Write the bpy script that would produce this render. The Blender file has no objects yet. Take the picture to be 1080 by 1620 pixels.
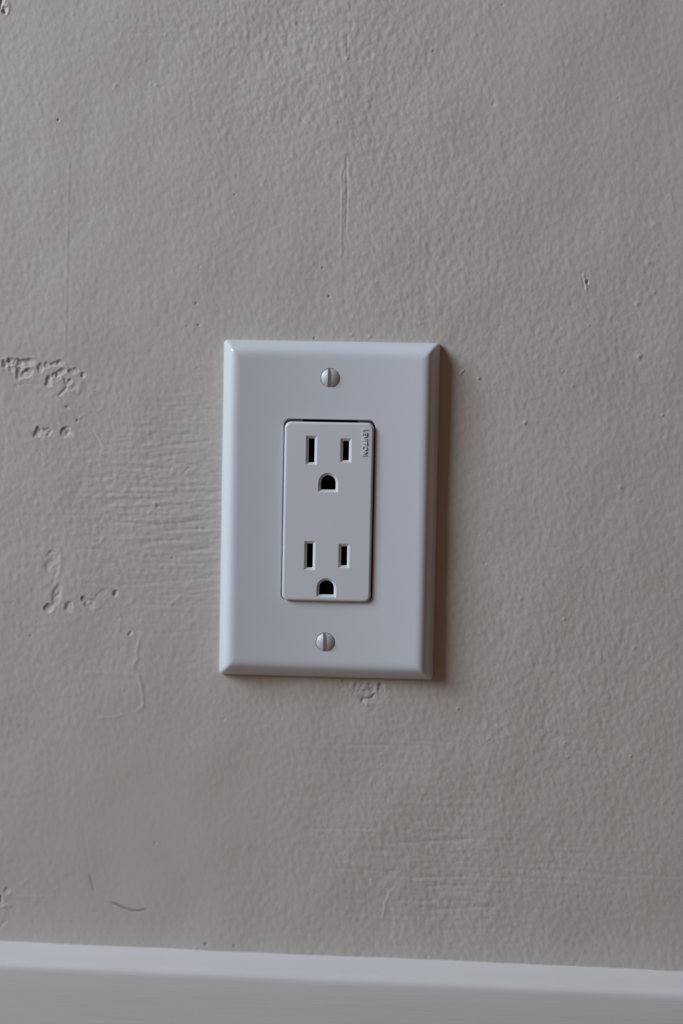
import bpy, bmesh, math
import numpy as np
from mathutils import Matrix, Vector
from mathutils.geometry import tessellate_polygon

S = bpy.context.scene
COL = S.collection
MM = 0.001
ZC = 0.300            # height of the outlet's centre above the floor

# ------------------------------------------------------------------ camera
CAM_P = np.array([29.335, -524.81, 24.70])          # mm, relative to the outlet's centre on the wall
YAW, PITCH, ROLL = 0.04692, -0.04826, -0.01904
FPX = 2250.0                                         # 50 mm lens on a 24 mm wide frame, 1080 px

def cam_rot(yaw, pit, rol):
    cy, sy, cp, sp, cr, sr = math.cos(yaw), math.sin(yaw), math.cos(pit), math.sin(pit), math.cos(rol), math.sin(rol)
    rz = np.array([[cy, -sy, 0], [sy, cy, 0], [0, 0, 1]])
    rx = np.array([[1, 0, 0], [0, cp, -sp], [0, sp, cp]])
    ry = np.array([[cr, 0, sr], [0, 1, 0], [-sr, 0, cr]])
    return rz @ rx @ ry
CAM_R = cam_rot(YAW, PITCH, ROLL)

cd = bpy.data.cameras.new('camera')
cam = bpy.data.objects.new('camera', cd)
COL.objects.link(cam)
right, fwd, up = CAM_R[:, 0], CAM_R[:, 1], CAM_R[:, 2]
m = Matrix.Identity(4)
for i in range(3):
    m[i][0], m[i][1], m[i][2] = right[i], up[i], -fwd[i]
m[0][3], m[1][3], m[2][3] = CAM_P[0] * MM, CAM_P[1] * MM, CAM_P[2] * MM + ZC
cam.matrix_world = m
cd.sensor_fit = 'VERTICAL'
cd.sensor_height = 36.0
cd.lens = FPX * 36.0 / 1620.0
cd.clip_start = 0.01
cd.dof.use_dof = True
cd.dof.focus_distance = 0.518
cd.dof.aperture_fstop = 2.0
S.camera = cam

# ------------------------------------------------------------------ light
w = bpy.data.worlds.new('room_ambient')
S.world = w
w.use_nodes = True
bg = w.node_tree.nodes['Background']
bg.inputs['Color'].default_value = (1.0, 0.57, 0.41, 1)      # the dim warm rest of the room
bg.inputs['Strength'].default_value = 0.085

ld = bpy.data.lights.new('window_light', 'AREA')
ld.shape = 'RECTANGLE'
ld.size, ld.size_y = 1.15, 1.20          # a window in the side wall, 0.75 to 1.95 m above the floor
ld.energy = 60.5
ld.color = (0.80, 0.895, 1.0)
lamp = bpy.data.objects.new('window_light', ld)
COL.objects.link(lamp)
lamp.location = (-1.62, -0.97, ZC + 1.08)
lamp.rotation_euler = (math.radians(90), 0, math.radians(-90))

S.view_settings.view_transform = 'Standard'
S.view_settings.look = 'None'
S.view_settings.exposure = 0.0
S.view_settings.gamma = 1.0
S.view_settings.use_curve_mapping = False

# ------------------------------------------------------------------ materials
def mat(name, col, rough, metal=0.0, spec=0.5, bump=None, mottle=None):
    mt = bpy.data.materials.new(name)
    mt.use_nodes = True
    nt = mt.node_tree
    b = nt.nodes['Principled BSDF']
    b.inputs['Base Color'].default_value = (*col, 1)
    b.inputs['Roughness'].default_value = rough
    b.inputs['Metallic'].default_value = metal
    b.inputs['Specular IOR Level'].default_value = spec
    tc = nt.nodes.new('ShaderNodeTexCoord')
    if mottle:
        n = nt.nodes.new('ShaderNodeTexNoise')
        n.inputs['Scale'].default_value = mottle[0]
        n.inputs['Detail'].default_value = 5
        r = nt.nodes.new('ShaderNodeValToRGB')
        k = mottle[1]
        r.color_ramp.elements[0].position = 0.3
        r.color_ramp.elements[1].position = 0.7
        r.color_ramp.elements[0].color = (col[0] * (1 - k), col[1] * (1 - k), col[2] * (1 - k), 1)
        r.color_ramp.elements[1].color = (*[min(1, c * (1 + k)) for c in col], 1)
        nt.links.new(tc.outputs['Object'], n.inputs['Vector'])
        nt.links.new(n.outputs['Fac'], r.inputs['Fac'])
        nt.links.new(r.outputs['Color'], b.inputs['Base Color'])
    if bump:
        n = nt.nodes.new('ShaderNodeTexNoise')
        n.inputs['Scale'].default_value = bump[0]
        n.inputs['Detail'].default_value = 3
        mp = nt.nodes.new('ShaderNodeMapping')
        mp.inputs['Scale'].default_value = bump[2] if len(bump) > 2 else (1, 1, 1)
        bp = nt.nodes.new('ShaderNodeBump')
        bp.inputs['Strength'].default_value = 1.0
        bp.inputs['Distance'].default_value = bump[1]
        nt.links.new(tc.outputs['Object'], mp.inputs['Vector'])
        nt.links.new(mp.outputs['Vector'], n.inputs['Vector'])
        nt.links.new(n.outputs['Fac'], bp.inputs['Height'])
        nt.links.new(bp.outputs['Normal'], b.inputs['Normal'])
    return mt

M_WALL = mat('greige_wall_paint', (0.572, 0.540, 0.50), 0.55, spec=0.35, bump=(900, 0.00003), mottle=(28, 0.012))
M_PLATE = mat('white_gloss_plastic', (0.70, 0.748, 0.806), 0.22, spec=0.5, mottle=(20, 0.004))
M_DEVICE = mat('white_satin_plastic', (0.708, 0.747, 0.797), 0.38, spec=0.45, bump=(2500, 0.000006), mottle=(60, 0.01))
M_SCREW = mat('nickel_screw_metal', (0.62, 0.64, 0.67), 0.5, metal=0.15, spec=0.35, bump=(1500, 0.000008, (1, 1, 0.15)))
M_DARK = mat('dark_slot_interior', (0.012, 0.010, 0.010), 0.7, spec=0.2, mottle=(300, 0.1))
M_STRAP = mat('galvanised_strap', (0.30, 0.31, 0.33), 0.45, metal=0.8, mottle=(200, 0.08))
M_BOX = mat('grey_box_plastic', (0.08, 0.09, 0.11), 0.6, mottle=(60, 0.05))
M_TRIM = mat('white_trim_paint', (0.70, 0.70, 0.70), 0.35, spec=0.5, bump=(160, 0.00006, (0.25, 4, 4)), mottle=(40, 0.012))

def add_grime(mt, col):
    nt = mt.node_tree
    b = nt.nodes['Principled BSDF']
    src = b.inputs['Base Color'].links[0].from_socket
    a = nt.nodes.new('ShaderNodeAttribute')
    a.attribute_name = 'grime'
    mx = nt.nodes.new('ShaderNodeMix')
    mx.data_type = 'RGBA'
    mx.inputs[7].default_value = (*col, 1)
    nt.links.new(a.outputs['Fac'], mx.inputs[0])
    nt.links.new(src, mx.inputs[6])
    nt.links.new(mx.outputs[2], b.inputs['Base Color'])
add_grime(M_WALL, (0.10, 0.085, 0.075))

def floor_mat():
    mt = mat('brown_wood_floor', (0.20, 0.105, 0.06), 0.4)
    nt = mt.node_tree
    b = nt.nodes['Principled BSDF']
    tc = nt.nodes.new('ShaderNodeTexCoord')
    mp = nt.nodes.new('ShaderNodeMapping')
    mp.inputs['Scale'].default_value = (1.5, 22, 1)
    n = nt.nodes.new('ShaderNodeTexNoise')
    n.inputs['Scale'].default_value = 4
    n.inputs['Detail'].default_value = 6
    r = nt.nodes.new('ShaderNodeValToRGB')
    r.color_ramp.elements[0].color = (0.13, 0.065, 0.035, 1)
    r.color_ramp.elements[1].color = (0.28, 0.155, 0.085, 1)
    nt.links.new(tc.outputs['Object'], mp.inputs['Vector'])
    nt.links.new(mp.outputs['Vector'], n.inputs['Vector'])
    nt.links.new(n.outputs['Fac'], r.inputs['Fac'])
    nt.links.new(r.outputs['Color'], b.inputs['Base Color'])
    return mt
M_FLOOR = floor_mat()

# ------------------------------------------------------------------ the wall: a real height field of paint, strokes, chips and scratches
def px(u, v, y=0.0):
    """a point seen at (u, v) in the photograph, on the plane y (mm) -> x, z in mm from the outlet's centre"""
    d = CAM_R @ np.array([(u - 540) / FPX, 1.0, -(v - 810) / FPX])
    t = (y - CAM_P[1]) / d[1]
    p = CAM_P + d * t
    return p[0], p[2]

STEP = 0.33
X0, X1, Z0, Z1 = -150.0, 158.0, -178.0, 200.0
GX = np.arange(X0, X1, STEP)
GZ = np.arange(Z0, Z1, STEP)
NX, NZ = len(GX), len(GZ)
H = np.zeros((NZ, NX))
rng = np.random.default_rng(7)
XX, ZZ = np.meshgrid(GX, GZ)
FX = np.fft.fftfreq(NX, STEP)[None, :]
FZ = np.fft.fftfreq(NZ, STEP)[:, None]

def noise(lx, lz, ang=0.0, band=True):
    """unit-variance noise; lx, lz = feature lengths in mm along / across ang"""
    c, s = math.cos(ang), math.sin(ang)
    a = (FX * c + FZ * s) * lx
    b = (-FX * s + FZ * c) * lz
    r2 = a * a + b * b
    f = np.exp(-r2 * 2.2)
    if band:
        f = f * r2
    n = np.fft.ifft2(np.fft.fft2(rng.standard_normal((NZ, NX))) * f).real
    return n / n.std()

def blob(u, v, ru, rv, ang=0.0):
    """soft mask centred on a photo position, radii in mm"""
    x, z = px(u, v)
    c, s = math.cos(ang), math.sin(ang)
    dx, dz = XX - x, ZZ - z
    a, b = (dx * c + dz * s) / ru, (-dx * s + dz * c) / rv
    return np.exp(-(a * a + b * b))

# roller stipple, stronger in places, and slow undulation
rough = 0.62 + 0.65 * blob(480, 60, 45, 40) + 0.35 * blob(650, 330, 40, 60) + 0.4 * blob(900, 1080, 50, 50) \
    + 0.35 * blob(130, 800, 35, 40) + 0.35 * blob(700, 1380, 60, 45) + 0.25 * blob(900, 500, 50, 50) - 0.42 * blob(220, 1370, 50, 40) - 0.2 * blob(300, 1250, 40, 30)
H += rough * (0.029 * noise(2.4, 3.4, 0.35) + 0.0135 * noise(1.15, 1.7, 0.4))
H += rough * 0.020 * noise(6.0, 8.0, 0.35)
H += 0.075 * noise(26, 30) + 0.10 * noise(70, 80)

# brush and filler-knife strokes
st_l = 0.75 * noise(26, 2.5, 0.035) + 0.55 * noise(7, 1.8, 0.035)
st_f = 0.6 * noise(18, 1.25, 0.035) + 0.9 * noise(3.2, 1.15, 0.035)
mask = np.clip(1.25 * blob(295, 815, 24, 40, 0.0) + 0.75 * blob(215, 800, 24, 22), 0, 1.15)
mask *= 0.55 + 0.45 * np.clip(noise(30, 16, 0, False) * 0.8 + 0.6, 0, 1.3)
H += mask * (0.042 * st_l + 0.020 * st_f)
mask2 = np.clip(blob(700, 1400, 32, 17) + 0.55 * blob(640, 1300, 36, 16) + 0.45 * blob(620, 1190, 34, 10) + 0.4 * blob(960, 1410, 34, 16) + 0.35 * blob(900, 1340, 40, 12), 0, 1.1)
st2, st3 = 0.8 * noise(30, 2.3, -0.012) + 0.4 * noise(7, 1.7), 0.7 * noise(20, 1.4, -0.012) + 0.6 * noise(3.2, 1.2)
H += mask2 * (0.036 * st2 + 0.015 * st3)
mask3 = 0.5 * blob(330, 40, 36, 9) + 0.4 * blob(430, 45, 20, 8) + 0.25 * blob(790, 600, 22, 8) + 0.35 * blob(740, 1000, 14, 12)
H += mask3 * (0.026 * noise(40, 2.4, 0.03))

def window(x0, x1, z0, z1, pad):
    i0, i1 = np.searchsorted(GX, x0 - pad), np.searchsorted(GX, x1 + pad)
    j0, j1 = np.searchsorted(GZ, z0 - pad), np.searchsorted(GZ, z1 + pad)
    return slice(max(0, j0), max(0, j1)), slice(max(0, i0), max(0, i1))

STAIN = np.zeros((NZ, NX))
def line(pts, depth, width, taper=True, soft=2.0, stain=0.0):
    """groove (depth > 0) or ridge (depth < 0) along photo positions; width (mm) = gaussian sigma"""
    P = np.array([px(*p) for p in pts])
    js, is_ = window(P[:, 0].min(), P[:, 0].max(), P[:, 1].min(), P[:, 1].max(), width * 4)
    if js.start >= js.stop or is_.start >= is_.stop:
        return
    x, z = XX[js, is_], ZZ[js, is_]
    L = np.r_[0, np.cumsum(np.hypot(*np.diff(P, axis=0).T))]
    best = np.full(x.shape, 1e9)
    tt = np.zeros(x.shape)
    for k in range(len(P) - 1):
        d = P[k + 1] - P[k]
        q = np.clip(((x - P[k, 0]) * d[0] + (z - P[k, 1]) * d[1]) / (d @ d), 0, 1)
        r = np.hypot(x - P[k, 0] - q * d[0], z - P[k, 1] - q * d[1])
        hit = r < best
        best = np.where(hit, r, best)
        tt = np.where(hit, (L[k] + q * (L[k + 1] - L[k])) / L[-1], tt)
    f = np.exp(-(best / width) ** soft)
    if taper:
        f = f * np.clip(np.sin(np.pi * np.clip(tt, 0.0, 1.0)) * 2.2 + 0.12, 0, 1)
    H[js, is_] -= depth * f
    if stain:
        STAIN[js, is_] = np.maximum(STAIN[js, is_], stain * f)

RAG = noise(2.6, 2.6, 0, False)
RAG2 = noise(1.0, 1.0, 0, False)
def chip(u, v, rw, rh, depth, ang=0.0, rag=0.32, edge=0.22, rim=0.25, floor=0.25):
    """flake gone from the paint: a flat-floored ragged hollow with a steep edge and a small raised lip; rw, rh in px, ang in degrees (photo, clockwise)"""
    x0, z0 = px(u, v)
    a = -math.radians(ang)
    s = 0.2345
    rw, rh = rw * s * 1.08, rh * s * 1.08
    depth *= 1.5
    pad = max(rw, rh) * 1.9 + 1
    js, is_ = window(x0, x0, z0, z0, pad)
    if js.start >= js.stop or is_.start >= is_.stop:
        return
    dx, dz = XX[js, is_] - x0, ZZ[js, is_] - z0
    p, q = dx * math.cos(a) + dz * math.sin(a), -dx * math.sin(a) + dz * math.cos(a)
    r = np.hypot(p / rw, q / rh) + rag * 0.62 * RAG[js, is_] + rag * 0.38 * RAG2[js, is_]
    ramp = np.clip(0.62 + 0.5 * (-0.75 * dx / rw * 0.8 + 0.6 * dz / rh * 0.8), 0.12, 1.15)      # torn deepest at its upper left
    t = np.clip((1 - r) / edge * 0.5 + 0.5, 0, 1)
    t = t * t * (3 - 2 * t)
    fl = 1 + floor * RAG2[js, is_]
    lip = np.exp(-((r - 1.22) / 0.2) ** 2)
    H[js, is_] -= depth * (t * fl * ramp - rim * 0.5 * lip)

def pit(u, v, r, depth):
    x0, z0 = px(u, v)
    js, is_ = window(x0, x0, z0, z0, r * 4)
    if js.start >= js.stop or is_.start >= is_.stop:
        return
    d2 = ((XX[js, is_] - x0) ** 2 + (ZZ[js, is_] - z0) ** 2) / (r * r)
    f = np.exp(-d2 ** 1.4)
    H[js, is_] -= depth * f * (1.0 if depth > 0 else 1.3)
    if depth > .22:
        STAIN[js, is_] = np.maximum(STAIN[js, is_], 0.55 * f)

# chipped band high on the left
for a in [(9, 578, 8, 7, .40, -35), (24, 573, 12, 5, .34, 8), (43, 574, 14, 6, .36, -4), (19, 585, 6, 4, .26, 0), (32, 581, 7, 4, .22, 0),
          (32, 591, 7, 8, .42, 20), (43, 590, 8, 6, .40, -35), (64, 583, 5, 8, .34, 5), (75, 579, 5, 5, .22, 0), (86, 576, 9, 4, .34, -30),
          (95, 574, 6, 4, .30, -15), (76, 601, 6, 9, .46, 10), (86, 594, 5, 4, .26, 0), (97, 589, 8, 4, .34, -20), (115, 588, 8, 4.5, .34, -12),
          (92, 597, 4, 4, .24, 0), (110, 604, 4, 5, .34, 20), (131, 594, 3.5, 4, .34, 0), (114, 614, 7, 4, .16, -30)]:
    chip(*a)
line([(102, 598), (104, 606), (107, 611)], .34, .45)
line([(107, 611), (101, 618), (92, 627)], .34, .42)
line([(26, 609), (45, 607), (70, 608), (80, 607)], .10, .4)
line([(2, 569), (10, 566), (30, 566), (54, 567), (60, 572)], -.08, .6)
line([(128, 600), (126, 618), (122, 624)], -.12, .7)
line([(140, 612), (147, 622), (138, 632)], -.08, .8)
# below it
for a in [(60, 683, 5, 7, .44, 20), (71, 682, 9, 4, .22, 5), (66, 690, 6, 5, .16, 0), (102, 684, 5, 7, .42, 25), (110, 687, 5, 4, .2, 0),
          (76, 688, 6, 3, .2, -50)]:
    chip(*a)
pit(105.5, 644, .45, .32); pit(122, 665, .45, .4); line([(122, 665), (130, 658), (136, 654)], -.10, .4)
pit(60, 713, .3, .2); pit(152, 614, .3, .16); pit(26, 610, .6, .14)
line([(140, 674), (150, 688), (158, 705)], .10, .35); line([(146, 672), (156, 690), (161, 703)], -.07, .35)
line([(150, 652), (163, 646), (165, 634)], -.06, .5)
# pitted spot low on the left
chip(90, 941, 6, 15, .34, 9, rag=.15, edge=.5); chip(78, 962, 7, 6, .46, -25, rag=.2); chip(109, 960, 7, 7, .34, 40); chip(133, 947, 4, 4, .42, 0, rag=.15)
chip(141, 954, 9, 6, .32, 38); chip(183, 939, 4, 5, .42, 15, rag=.15); chip(160, 940, 10, 4, .12, -40); chip(84, 878, 8, 5, .18, 10); chip(85, 898, 9, 12, .14, -12)
line([(74, 893), (76, 905), (80, 913)], .13, .5); line([(92, 893), (90, 905), (85, 912)], .13, .5); line([(96, 870), (97, 885), (94, 905)], -.10, .7)
line([(84, 915), (86, 925)], .12, .5)
pit(48, 1006, .42, .26); pit(18, 954, .45, .12); pit(58, 986, .5, .10); pit(195, 1092, .4, -.14)
chip(205, 1003, 5, 3, .24, -35); pit(188, 978, .4, .2)
line([(188, 966), (190, 985), (189, 1000)], -.07, .5)
line([(221, 1008), (219, 1022), (216, 1030), (218, 1042), (212, 1050), (211, 1062)], -.15, .55)
line([(217, 1066), (222, 1078), (226, 1098), (227, 1115), (222, 1122), (214, 1127)], -.13, .55)
line([(196, 1130), (182, 1135), (166, 1135), (152, 1137)], -.10, .55)
line([(125, 1066), (160, 1065), (214, 1068)], -.05, .8)
line([(196, 957), (206, 953), (214, 945)], -.09, .6); line([(270, 957), (278, 949), (285, 945)], -.09, .6)
line([(145, 863), (158, 860), (163, 851)], -.10, .7); line([(120, 868), (140, 868), (160, 869)], .07, .6)
# single knife lines by the plate
for a, b, c, dd in [((195, 741), (225, 741), (252, 738), .10), ((168, 757), (182, 753), (200, 750), .05), ((190, 806), (235, 802), (330, 785), .09), ((245, 803), (270, 799), (295, 798), .09),
                    ((225, 832), (262, 829), (345, 822), .10), ((290, 826), (310, 824), (342, 818), .09), ((250, 842), (290, 838), (345, 833), .09), ((200, 862), (250, 857), (300, 853), .06),
                    ((250, 878), (300, 872), (345, 865), .09), ((225, 647), (262, 645), (345, 639), .07), ((270, 703), (300, 701), (335, 697), .10), ((110, 920), (190, 926), (330, 915), .05),
                    ((200, 995), (245, 1002), (310, 1000), .05), ((220, 955), (262, 958), (300, 960), .06)]:
    line([a, b, c], dd, .6)
pit(270, 741, .5, .18); pit(249, 802, .5, .22); pit(245, 797, .7, -.12); pit(272, 883, .35, .24); pit(313, 837, .8, .16); pit(234, 879, .7, .16); pit(312, 582, .5, .14)
chip(294, 745, 8, 2, .14, -50); chip(236, 812, 7, 2.5, -.10, -45); line([(198, 763), (205, 771), (209, 774)], .12, .35)
# corner chips
chip(3, 3, 4, 9, .55, 12); chip(8, 18, 3.5, 6, .5, 8); chip(13, 13, 4, 8, -.2, 15); chip(10, 4, 5, 5, -.15, 0)
chip(1, 1425, 3, 8, .5, 0); chip(11, 1408, 5, 4, .26, -45); chip(8, 1420, 7, 4, -.16, -20); chip(10, 1434, 8, 3, -.2, 0); line([(0, 1468), (4, 1461), (9, 1457)], .2, .5)
line([(15, 1420), (60, 1419), (92, 1418)], -.05, .4); line([(32, 1404), (38, 1397), (45, 1391)], -.07, .5)
# hair-thin scratches low on the left
line([(173, 1428), (183, 1430), (195, 1436), (207, 1440), (218, 1441), (235, 1438)], .24, .32, stain=.75)
line([(142, 1383), (145, 1397), (149, 1412)], .15, .36, stain=.3); line([(132, 1310), (136, 1345), (142, 1383)], .03, .5)
# chipped patch under the plate
chip(583, 1096, 22, 14, .16, -8, edge=.5, rim=.6, rag=.5); chip(579, 1086, 3, 6, -.22, 12); chip(596, 1086, 3, 7, -.16, 15); chip(588, 1094, 6, 4, .2, 0); chip(548, 1081, 9, 6, .22, 40); chip(563, 1086, 4, 7, .2, 10); chip(602, 1090, 5, 9, .2, 15); chip(572, 1095, 4, 6, -.16, 0)
chip(583, 1114, 9, 4, -.16, 8); chip(603, 1094, 3, 5, -.12, 0)
line([(572, 1110), (573, 1105), (582, 1104.5), (588, 1103.5), (592, 1097)], .38, .36, taper=False, stain=.6)
line([(497, 1100), (500, 1085)], .05, .6); pit(540, 1090, .5, .14)
# the vertical seam above the plate
line([(549.5, 52), (549, 75), (548.5, 92)], .16, .30); line([(547, 72), (547.5, 94)], -.12, .28); pit(549, 93, .5, -.1)
line([(540, 118), (538, 128), (541, 138)], .09, .35); line([(538.5, 124), (540, 137)], -.08, .3)
line([(540, 200), (539.5, 216)], -.06, .35); line([(545, 240), (544, 262), (538.5, 280), (541, 295), (540.5, 340), (540, 380), (539.5, 415)], -.11, .36)
line([(548.5, 245), (548.5, 285), (549, 312), (548, 340), (547, 368)], .17, .30)
pit(510, 424, .4, .3)
line([(110, 255), (107.5, 340), (106, 430), (104, 545)], -.045, .5, taper=False); line([(112.5, 255), (110, 340), (108.5, 430), (106.5, 545)], .03, .5, taper=False)
line([(682, 375), (674, 440), (671, 485), (677, 515), (684, 538)], .05, .8)
# tick and blobs on the right
line([(896, 400), (906, 414), (916, 428)], .05, .4)
line([(920, 428), (922, 444), (925, 460)], .16, .33); line([(921, 432), (925, 446), (928, 460)], -.22, .36); chip(929, 447, 2.2, 3.5, .55, 0, rag=.05)
for u, v, r, d in [(1026, 416, .95, -.16), (1008, 481, .95, -.2), (1012, 564, .95, -.2), (1034, 358, 1.3, -.14), (1041, 386, .7, -.1), (1035, 462, .6, -.12), (931, 515, .4, -.14),
                   (981, 771, .8, -.16), (1012, 792, .7, -.1), (1053, 693, .7, -.08), (757, 599, .6, -.24), (830, 669, .7, -.22), (890, 587, .4, -.14), (906, 610, .5, -.1), (1048, 657, .5, -.15),
                   (767, 891, .55, .2), (772, 841, .4, .14), (756, 846, .4, .16), (742, 833, .4, .1), (1003, 1025, .7, -.18), (892, 980, .6, -.18), (824, 947, .8, -.14), (997, 1196, .5, -.2),
                   (724, 1121, .45, -.22), (898, 1198, .4, -.14), (737, 836, .4, .1), (920, 899, .4, .1), (963, 1093, .4, .1), (604, 1210, .35, -.16), (619, 1230, .35, .12), (772, 1169, .5, -.12)]:
    pit(u, v, r, d)
    if d < 0:
        pit(u + 2, v + 1.5, r * .5, -d * .55)
line([(727, 593), (731, 588), (735, 585)], -.24, .30); line([(728, 595), (733, 590), (737, 586)], .12, .30)
line([(1060, 312), (1064, 322), (1066, 336)], -.08, .5); line([(1052, 316), (1060, 308), (1065, 314)], -.1, .4)
line([(977, 800), (982, 785), (983, 774)], -.05, .6)
chip(875, 1167, 18, 8, .06, 8, rag=.6)
chip(896, 1176, 5, 4, -.10, 0)
# pin pricks
for u, v, r, d in [(92, 190, .42, .34), (371, 308, .35, .24), (310, 480, .42, .28), (314, 514, .38, .3), (296, 516, .3, .2), (251, 516, .3, .16), (520, 469, .42, .3), (497, 535, .4, .3),
                   (685, 81, .4, .24), (780, 165, .45, .22), (816, 158, .35, .18), (978, 156, .4, .18), (795, 8, .4, .2), (794, 210, .4, .16), (862, 300, .35, .14), (898, 178, .35, .14),
                   (183, 135, .7, -.12), (238, 133, .6, -.12), (247, 135, .5, -.12), (271, 340, .35, .12), (342, 390, .35, .15), (316, 421, .35, .16), (245, 475, .35, .12),
                   (246, 1334, .4, .16), (325, 1493, .6, .3), (370, 1496, .5, .24), (290, 1461, .4, .14), (310, 1500, .5, -.16), (676, 1514, .4, .2), (355, 1137, .4, .2), (230, 95, .5, -.1), (262, 54, .5, -.1),
                   (610, 470, .35, .14), (564, 218, .55, .16), (670, 505, .4, .16), (790, 515, .4, .12), (556, 530, .5, -.14), (585, 533, .6, -.16), (632, 500, .5, .12), (664, 512, .5, -.1)]:
    pit(u, v, r, d)
# curved ridge and knife lines low on the right
line([(627, 1402), (616, 1412), (609, 1430), (605, 1455)], -.11, .5); line([(613, 1412), (606, 1430), (602, 1456)], .06, .5)
line([(560, 1460), (557, 1476), (557, 1490)], -.05, .8)
for a, b, c, dd in [((480, 1312), (540, 1310), (600, 1310), .07), ((620, 1334), (680, 1331), (760, 1327), .12), ((640, 1173), (680, 1173), (720, 1176), .06), ((540, 1180), (600, 1178), (690, 1180), .06),
                    ((640, 1390), (690, 1388), (750, 1386), .10), ((645, 1402), (690, 1402), (750, 1400), .09), ((660, 1443), (720, 1437), (790, 1434), .11), ((680, 1473), (740, 1470), (800, 1469), .07),
                    ((840, 1375), (920, 1380), (1000, 1388), .07), ((1000, 1384), (1040, 1386), (1078, 1388), .06), ((690, 1458), (760, 1455), (840, 1453), .06), ((590, 1495), (700, 1495), (850, 1492), .05),
                    ((380, 37), (440, 40), (520, 34), .05), ((200, 52), (250, 52), (300, 53), .05), ((420, 45), (470, 42), (560, 36), .05), ((205, 95), (240, 95), (255, 92), .06), ((480, 68), (520, 70), (545, 66), .06)]:
    line([a, b, c], dd, .6)

# ---- mesh: the fine grid in the middle, growing cells out to the ends of the wall
def grow(start, end, n):
    L = end - start
    t = np.linspace(0, 1, n + 1)[1:]
    return start + L * (np.exp(t * 5.5) - 1) / (math.exp(5.5) - 1)
xs = np.r_[grow(GX[0], -1500, 34)[::-1], GX, grow(GX[-1], 1500, 34)]
zs = np.r_[grow(GZ[0], -300, 14)[::-1], GZ, grow(GZ[-1], 2100, 40)]
ix, iz = 34, 14
fade = np.ones((NZ, NX))
fade *= np.clip(np.minimum(XX - X0, X1 - XX) / 12.0, 0, 1) * np.clip(np.minimum(ZZ - Z0, Z1 - ZZ) / 9.0, 0, 1)
HH = np.zeros((len(zs), len(xs)))
# keep the paint calm where the plate and the skirting cover it
H -= H.mean()
under = np.clip(1 - np.maximum(np.abs(XX) - 38.0, np.abs(ZZ) - 60.5) / 1.6, 0, 1)
skirt = np.clip((-170.0 - ZZ) / 2.0, 0, 1)
H = np.where(under > 0, H * (1 - under) + np.minimum(H, 0) * 0 * under, H) * (1 - skirt)
HH[iz:iz + NZ, ix:ix + NX] = H * fade
gx, gz = np.meshgrid(xs, zs)
co = np.stack([gx, -HH, gz], -1).reshape(-1, 3) * MM
nx, nz = len(xs), len(zs)
idx = np.arange(nx * nz).reshape(nz, nx)
quads = np.stack([idx[:-1, :-1], idx[:-1, 1:], idx[1:, 1:], idx[1:, :-1]], -1).reshape(-1, 4)
cx = (0.5 * (gx[:-1, :-1] + gx[1:, 1:])).ravel()
cz = (0.5 * (gz[:-1, :-1] + gz[1:, 1:])).ravel()
quads = quads[~((np.abs(cx) < 27) & (np.abs(cz) < 46))]          # the cut-out for the electrical box
me = bpy.data.meshes.new('wall_back')
me.vertices.add(len(co))
me.vertices.foreach_set('co', co.astype(np.float32).ravel())
me.loops.add(quads.size)
me.loops.foreach_set('vertex_index', quads.astype(np.int32).ravel())
me.polygons.add(len(quads))
me.polygons.foreach_set('loop_start', (np.arange(len(quads)) * 4).astype(np.int32))
me.polygons.foreach_set('use_smooth', np.ones(len(quads), dtype=bool))
me.update(calc_edges=True)
at = me.attributes.new('grime', 'FLOAT', 'POINT')
full = np.zeros((nz, nx))
full[iz:iz + NZ, ix:ix + NX] = STAIN
at.data.foreach_set('value', full.astype(np.float32).ravel())
me.materials.append(M_WALL)
wall = bpy.data.objects.new('wall_back', me)
COL.objects.link(wall)
wall.location = (0, 0, ZC)
wall['kind'] = 'structure'
wall['label'] = 'greige painted plaster wall with brush strokes, chips and scratches'

# ------------------------------------------------------------------ mesh helpers (all in mm, y towards the room is negative)
def link(name, bm, material, parent=None, smooth=35):
    bmesh.ops.recalc_face_normals(bm, faces=bm.faces)
    me = bpy.data.meshes.new(name)
    bm.to_mesh(me)
    bm.free()
    for mt in (material if isinstance(material, (list, tuple)) else [material]):
        me.materials.append(mt)
    for p in me.polygons:
        p.use_smooth = True
    me.set_sharp_from_angle(angle=math.radians(smooth))
    o = bpy.data.objects.new(name, me)
    COL.objects.link(o)
    if parent:
        o.parent = parent
    return o

def rrect(w, h, r, n=6, cx=0, cz=0):
    """counter-clockwise outline of a rounded rectangle"""
    out = []
    for k, (sx, sz) in enumerate([(1, 1), (-1, 1), (-1, -1), (1, -1)]):
        for i in range(n + 1):
            a = math.pi / 2 * (k + i / n)
            out.append((cx + sx * (w / 2 - r) + r * math.cos(a), cz + sz * (h / 2 - r) + r * math.sin(a)))
    return out

def dshape(w, h, cx=0, cz=0, n=14, rc=0.25):
    """ground hole: round top, flat bottom"""
    R = w / 2
    top = cz + h / 2 - R
    out = [(cx + R * math.cos(math.pi * i / n), top + R * math.sin(math.pi * i / n)) for i in range(n + 1)]
    bot = cz - h / 2
    for k in range(4):
        a = math.pi + math.pi / 2 * k / 3
        out.append((cx - R + rc + rc * math.cos(a), bot + rc + rc * math.sin(a)))
    for k in range(4):
        a = 1.5 * math.pi + math.pi / 2 * k / 3
        out.append((cx + R - rc + rc * math.cos(a), bot + rc + rc * math.sin(a)))
    return out

def circle(r, cx=0, cz=0, n=32):
    return [(cx + r * math.cos(2 * math.pi * i / n), cz + r * math.sin(2 * math.pi * i / n)) for i in range(n)]

def ring(bm, pts, y):
    return [bm.verts.new((x * MM, y * MM, z * MM)) for x, z in pts]

def bridge(bm, a, b):
    n = len(a)
    for i in range(n):
        bm.faces.new((a[i], a[(i + 1) % n], b[(i + 1) % n], b[i]))

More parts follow.
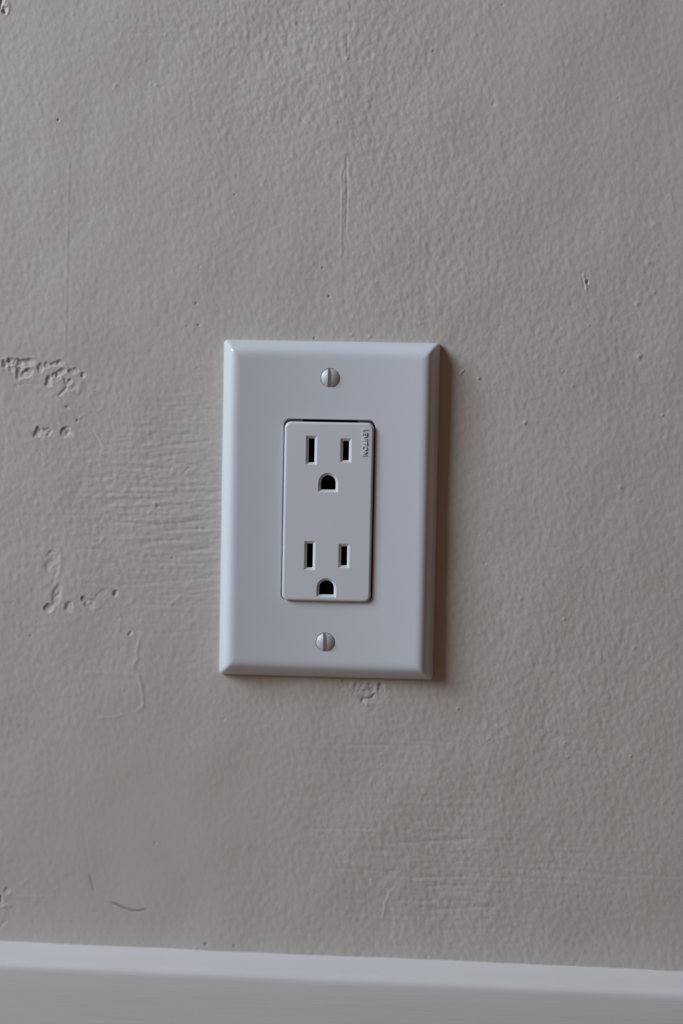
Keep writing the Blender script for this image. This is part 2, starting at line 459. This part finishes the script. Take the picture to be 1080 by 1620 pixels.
def loft(bm, rings):
    vs = [ring(bm, p, y) for p, y in rings]
    for a, b in zip(vs, vs[1:]):
        bridge(bm, a, b)
    return vs

def cap(bm, loops):
    """flat face bounded by vertex loops: the first is the outline, the rest are holes"""
    flat = [v for lp in loops for v in lp]
    tri = tessellate_polygon([[Vector((v.co.x, v.co.z, 0)) * 1000 for v in lp] for lp in loops])
    for t in tri:
        try:
            bm.faces.new([flat[i] for i in t])
        except ValueError:
            pass

def empty(name, loc):
    o = bpy.data.objects.new(name, None)
    o.empty_display_size = 0.02
    COL.objects.link(o)
    o.location = loc
    return o

# ------------------------------------------------------------------ skirting board and floor
bm = bmesh.new()
TILT = -0.0078
prof = [(0.3, -167.2), (-0.9, -167.9), (-2.2, -168.6), (-5.0, -169.5), (-8.5, -170.4), (-10.4, -171.0), (-11.4, -171.7), (-12.0, -172.7), (-12.2, -174.2), (-12.4, -182), (-12.6, -299.9), (0.3, -299.9)]
rows = []
for x in np.linspace(-1500, 1500, 61):
    rows.append([bm.verts.new((x * MM, y * MM, (z + (TILT * x * (1 if k < 10 else 0)) + (0.12 * math.sin(x / 37.0) if k < 4 else 0)) * MM + ZC)) for k, (y, z) in enumerate(prof)])
for a, b in zip(rows, rows[1:]):
    for k in range(len(prof)):
        k2 = (k + 1) % len(prof)
        bm.faces.new((a[k], a[k2], b[k2], b[k]))
bm.faces.new(rows[0])
bm.faces.new(rows[-1])
bb = link('baseboard_back', bm, M_TRIM, smooth=60)
bb['kind'] = 'structure'
bb['label'] = 'white painted baseboard with a rounded top edge along the wall'

bm = bmesh.new()
vs = [bm.verts.new(p) for p in [(-1.5, -2.6, 0), (1.5, -2.6, 0), (1.5, 0.0, 0), (-1.5, 0.0, 0)]]
top = bm.faces.new(vs)
ex = bmesh.ops.extrude_face_region(bm, geom=[top])
for e in ex['geom']:
    if isinstance(e, bmesh.types.BMVert):
        e.co.z -= 0.02
fl = link('floor', bm, M_FLOOR)
fl['kind'] = 'structure'

# ------------------------------------------------------------------ the outlet
outlet = empty('wall_outlet', (0, 0, ZC))
outlet['label'] = 'white duplex wall outlet with wide cover plate on the greige wall above the baseboard'
outlet['category'] = 'wall outlet'

# cover plate
PW, PH = 79.5, 124.0
FACE = -6.5
OW, OH = 33.4, 66.5
SCREW_Z = 48.4
bm = bmesh.new()
def pr(inset, r):
    return rrect(PW - 2 * inset, PH - 2 * inset, r, 4)
outer = [(pr(0.0, 1.3), -0.02), (pr(0.0, 1.3), -1.0), (pr(0.05, 1.3), -1.3)]
for qx, qy in ((0.12, 1.55), (0.34, 1.95), (0.9, 2.80), (1.5, 3.64), (2.1, 4.40), (2.6, 4.94), (3.0, 5.30), (3.4, 5.60), (3.8, 5.85), (4.2, 6.05), (4.6, 6.20), (5.0, 6.31), (5.5, 6.405), (6.1, 6.47)):
    outer.append((pr(qx, 1.3 - 0.1 * qx), -qy))    # sloped flank and its rounded shoulder
outer += [(pr(6.6, 0.6), FACE), (pr(7.2, 0.5), FACE)]
o = loft(bm, outer)
def op(d, r):
    return rrect(OW + 2 * d, OH + 2 * d, r, 7)
inn = loft(bm, [(op(0.45, 2.75), FACE), (op(0.32, 2.65), FACE), (op(0.14, 2.5), FACE + 0.10), (op(0.03, 2.4), FACE + 0.26), (op(0, 2.4), FACE + 0.5), (op(0, 2.4), FACE + 2.2)])
holes = []
for s in (1, -1):
    h = loft(bm, [(circle(3.75, 0, s * SCREW_Z), FACE), (circle(3.62, 0, s * SCREW_Z), FACE), (circle(3.52, 0, s * SCREW_Z), FACE + 0.08), (circle(3.45, 0, s * SCREW_Z), FACE + 0.3), (circle(2.0, 0, s * SCREW_Z), FACE + 1.6)])
    holes.append(h[0])
cap(bm, [o[-1], inn[0]] + holes)
# hollow back
back = loft(bm, [(pr(0.0, 1.3), -0.02), (pr(1.9, 0.8), -0.02), (pr(1.9, 0.8), -1.6), (pr(5.3, 0.6), -4.3)])
ib = ring(bm, op(0, 2.4), FACE + 2.2)
hb = [ring(bm, circle(2.0, 0, s * SCREW_Z), -4.3) for s in (1, -1)]
cap(bm, [back[-1], ib] + hb)
bmesh.ops.remove_doubles(bm, verts=bm.verts, dist=1e-7)
# the screws pull the middle in a little: cut the face finely and dish it
for ax, lim, k in ((0, 36, 17), (2, 58, 21)):
    for q in np.linspace(-lim, lim, k):
        pco = [0, 0, 0]; pno = [0, 0, 0]
        pco[ax] = q * MM; pno[ax] = 1
        ge = list(bm.verts) + list(bm.edges) + list(bm.faces)
        bmesh.ops.bisect_plane(bm, geom=ge, plane_co=pco, plane_no=pno, dist=1e-7)
for v in bm.verts:
    x, z = v.co.x / MM, v.co.z / MM
    k = min(1.0, max(0.0, (v.co.y / MM + 1.8) / (FACE + 1.8)))
    v.co.y += k * (0.65 - 2.0 * (x / 36) ** 2 - 0.35 * (z / 58) ** 2) * MM
plate = link('cover_plate', bm, M_PLATE, outlet, 40)
plate['label'] = 'glossy white plastic cover plate'

# receptacle
DW, DH, DZ = 32.55, 65.5, -0.42
DF = -7.75
bm = bmesh.new()
def dr(d, r):
    return rrect(DW - 2 * d, DH - 2 * d, r, 7, 0, DZ)
R = 0.95
o = [(dr(0, 2.3), 0.5), (dr(0, 2.3), DF + R + 0.5)]
for k in range(0, 7):
    a = math.pi / 2 * k / 6
    o.append((dr(R * (1 - math.cos(a)), 2.3 - 0.3 * k / 6), DF + R - R * math.sin(a)))
o.append((dr(R + 0.25, 1.9), DF))
o = loft(bm, o)
loops = [o[-1]]
CH = 0.78
slots = []
for dz, dx in ((0, 0), (-38.45, 0.05)):
    for (x, z, wi, hi) in ((-6.32, 21.95, 2.14, 8.7), (6.22, 22.1, 2.12, 6.95)):
        f = lambda d, r: rrect(wi + 2 * d, hi + 2 * d, r, 3, x + dx, z + dz)
        r_ = loft(bm, [(f(1.06, .22), DF), (f(0.98, .2), DF), (f(0.90, .18), DF + .05), (f(0.03, .12), DF + CH), (f(0, .1), DF + CH + .12), (f(0, .1), DF + CH + .9)])
        loops.append(r_[0])
        slots.append((f, 'slot'))
    x, z, wi, hi = 0.0, 10.35, 5.35, 5.2
    f2 = lambda d, r, x=x + dx, z=z + dz: dshape(wi + 2 * d, hi + 2 * d, x, z, rc=max(.2, r))
    r_ = loft(bm, [(f2(1.02, .3), DF), (f2(0.95, .3), DF), (f2(0.87, .3), DF + .05), (f2(0.03, .2), DF + CH), (f2(0, .2), DF + CH + .12), (f2(0, .2), DF + CH + .9)])
    loops.append(r_[0])
    slots.append((f2, 'ground_hole'))
cap(bm, loops)
rec = link('receptacle', bm, M_DEVICE, outlet, 32)
rec['label'] = 'white double socket insert with six openings'

# dark contact wells behind each opening
def well(name, wi, hi, x, z, kind):
    bm = bmesh.new()
    f = (lambda d: rrect(wi + 2 * d, hi + 2 * d, .1, 3, x, z)) if kind == 'slot' else (lambda d: dshape(wi + 2 * d, hi + 2 * d, x, z, rc=.2))
    v = loft(bm, [(f(0.004), DF + CH + .14), (f(0.004), DF + 11)])
    cap(bm, [v[-1]])
    w_ = link(name, bm, M_DARK, rec, 30)
    w_['label'] = 'black opening'
for dz, dx in ((0, 0), (-38.45, 0.05)):
    well('slot', 2.14, 8.7, -6.32 + dx, 21.95 + dz, 'slot')
    well('slot', 2.12, 6.95, 6.22 + dx, 22.1 + dz, 'slot')
    well('ground_hole', 5.35, 5.2, dx, 10.35 + dz, 'd')

# raised lettering, reading downwards at the upper right of the socket
cu = bpy.data.curves.new('lettering', 'FONT')
cu.body = 'LEVITON'
cu.size = 1.0
cu.extrude = 0.06
cu.bevel_depth = 0.012
cu.bevel_resolution = 1
cu.offset = 0.014
cu.space_character = 1.12
to = bpy.data.objects.new('lettering_source', cu)
COL.objects.link(to)
dg = bpy.context.evaluated_depsgraph_get()
lm = bpy.data.meshes.new_from_object(to.evaluated_get(dg))
bpy.data.objects.remove(to)
lm.name = 'lettering'
n = len(lm.vertices)
a = np.empty(n * 3, dtype=np.float32)
lm.vertices.foreach_get('co', a)
a = a.reshape(-1, 3)
a[:, 0] = (a[:, 0] - a[:, 0].min()) / (a[:, 0].max() - a[:, 0].min())
a[:, 1] = (a[:, 1] - a[:, 1].min()) / (a[:, 1].max() - a[:, 1].min())
a[:, 2] = (a[:, 2] - a[:, 2].min()) / (a[:, 2].max() - a[:, 2].min())
LEN, CAPH, THK = 9.6, 1.85, 0.38
b = np.stack([12.05 + a[:, 1] * CAPH, DF + 0.05 - a[:, 2] * THK, 29.95 - a[:, 0] * LEN], -1) * MM
lm.vertices.foreach_set('co', b.astype(np.float32).ravel())
lm.update()
lm.materials.clear()
lm.materials.append(M_DEVICE)
lt = bpy.data.objects.new('lettering', lm)
COL.objects.link(lt)
lt.parent = rec
lt['label'] = 'raised white brand lettering reading downwards'

# mounting strap behind the plate, seen through the gap above the socket
bm = bmesh.new()
outl = [(18, 52), (-18, 52), (-18, -52), (18, -52)]
hol = [(17.2, 31.6), (10.2, 31.6), (10.2, 37), (-9.9, 37), (-9.9, 31.6), (-17.2, 31.6), (-17.2, -34.5), (17.2, -34.5)]
fr = [ring(bm, outl, -3.9), ring(bm, hol, -3.9)]
bk = [ring(bm, outl, -2.6), ring(bm, hol, -2.6)]
cap(bm, fr)
cap(bm, bk)
for p, q in zip(fr, bk):
    bridge(bm, p, q)
st = link('mounting_strap', bm, M_STRAP, outlet, 30)
st['label'] = 'dark grey metal strap seen through the gap above the socket'

# electrical box set into the wall's cut-out
bm = bmesh.new()
f = lambda d: rrect(53 + d, 91 + d, 2.5, 4)
v = loft(bm, [(f(0), 0.6), (f(0), 48), (f(-3), 48), (f(-3), 46.5)][:2])
v2 = loft(bm, [(f(-3), 0.6), (f(-3), 46)])
cap(bm, [v[-1]])
cap(bm, [v2[-1]])
bridge(bm, v[0], v2[0])
link('electrical_box', bm, M_BOX, outlet, 30)

# slotted oval-head screws
def screw(z, rot, off):
    RH = 3.36
    hs = 0.68                      # half slot width
    y0, dome, fl = FACE + 0.30, 1.05, FACE + 0.85
    bm = bmesh.new()
    hgt = lambda x, zz: y0 - dome * (math.sqrt(max(0, 5.2 ** 2 - x * x - zz * zz)) - math.sqrt(5.2 ** 2 - RH ** 2)) / (5.2 - math.sqrt(5.2 ** 2 - RH ** 2))
    n = 18
    for s in (1, -1):
        g = []
        for i in range(n + 1):
            t = math.sin(math.pi / 2 * i / n)
            x = hs + off * s + (RH - 1e-3 - hs - off * s) * t
            hz = math.sqrt(max(0, RH * RH - x * x))
            g.append([(s * x, hz * math.sin(math.pi / 2 * (2 * j / n - 1))) for j in range(n + 1)])
        V = [[bm.verts.new((x * MM, hgt(x, zz) * MM, zz * MM)) for x, zz in row] for row in g]
        for i in range(n):
            for j in range(n):
                bm.faces.new((V[i][j], V[i + 1][j], V[i + 1][j + 1], V[i][j + 1]))
        # slot wall with a hair of a worn edge, and the rim below
        low = [bm.verts.new((v.co.x, (fl) * MM if hgt(v.co.x / MM, v.co.z / MM) < fl else v.co.y, v.co.z)) for v in V[0]]
        for j in range(n):
            bm.faces.new((V[0][j], V[0][j + 1], low[j + 1], low[j]))
        rim = [V[i][0] for i in range(n + 1)] + [V[n][j] for j in range(1, n + 1)] + [V[i][n] for i in range(n - 1, -1, -1)]
        lowr = [bm.verts.new((v.co.x * .93, (FACE + 0.7) * MM, v.co.z * .93)) for v in rim]
        for j in range(len(rim) - 1):
            bm.faces.new((rim[j], rim[j + 1], lowr[j + 1], lowr[j]))
    # slot floor
    zz = RH * 0.965
    q = [(-hs + off, -zz), (hs + off, -zz), (hs + off, zz), (-hs + off, zz)]
    fv = [bm.verts.new((x * MM, fl * MM, z_ * MM)) for x, z_ in q]
    bm.faces.new(fv)
    o = link('screw', bm, M_SCREW, outlet, 30)
    bmesh_rot = Matrix.Rotation(rot, 4, 'Y')
    o.matrix_local = Matrix.Translation((0, 0, z * MM)) @ bmesh_rot
    return o
s1 = screw(SCREW_Z, math.radians(0.6), -0.20)
s1['label'] = 'slotted metal screw at the top of the plate'
s2 = screw(-SCREW_Z, math.radians(-1.0), -0.10)
s2['label'] = 'slotted metal screw at the bottom of the plate'
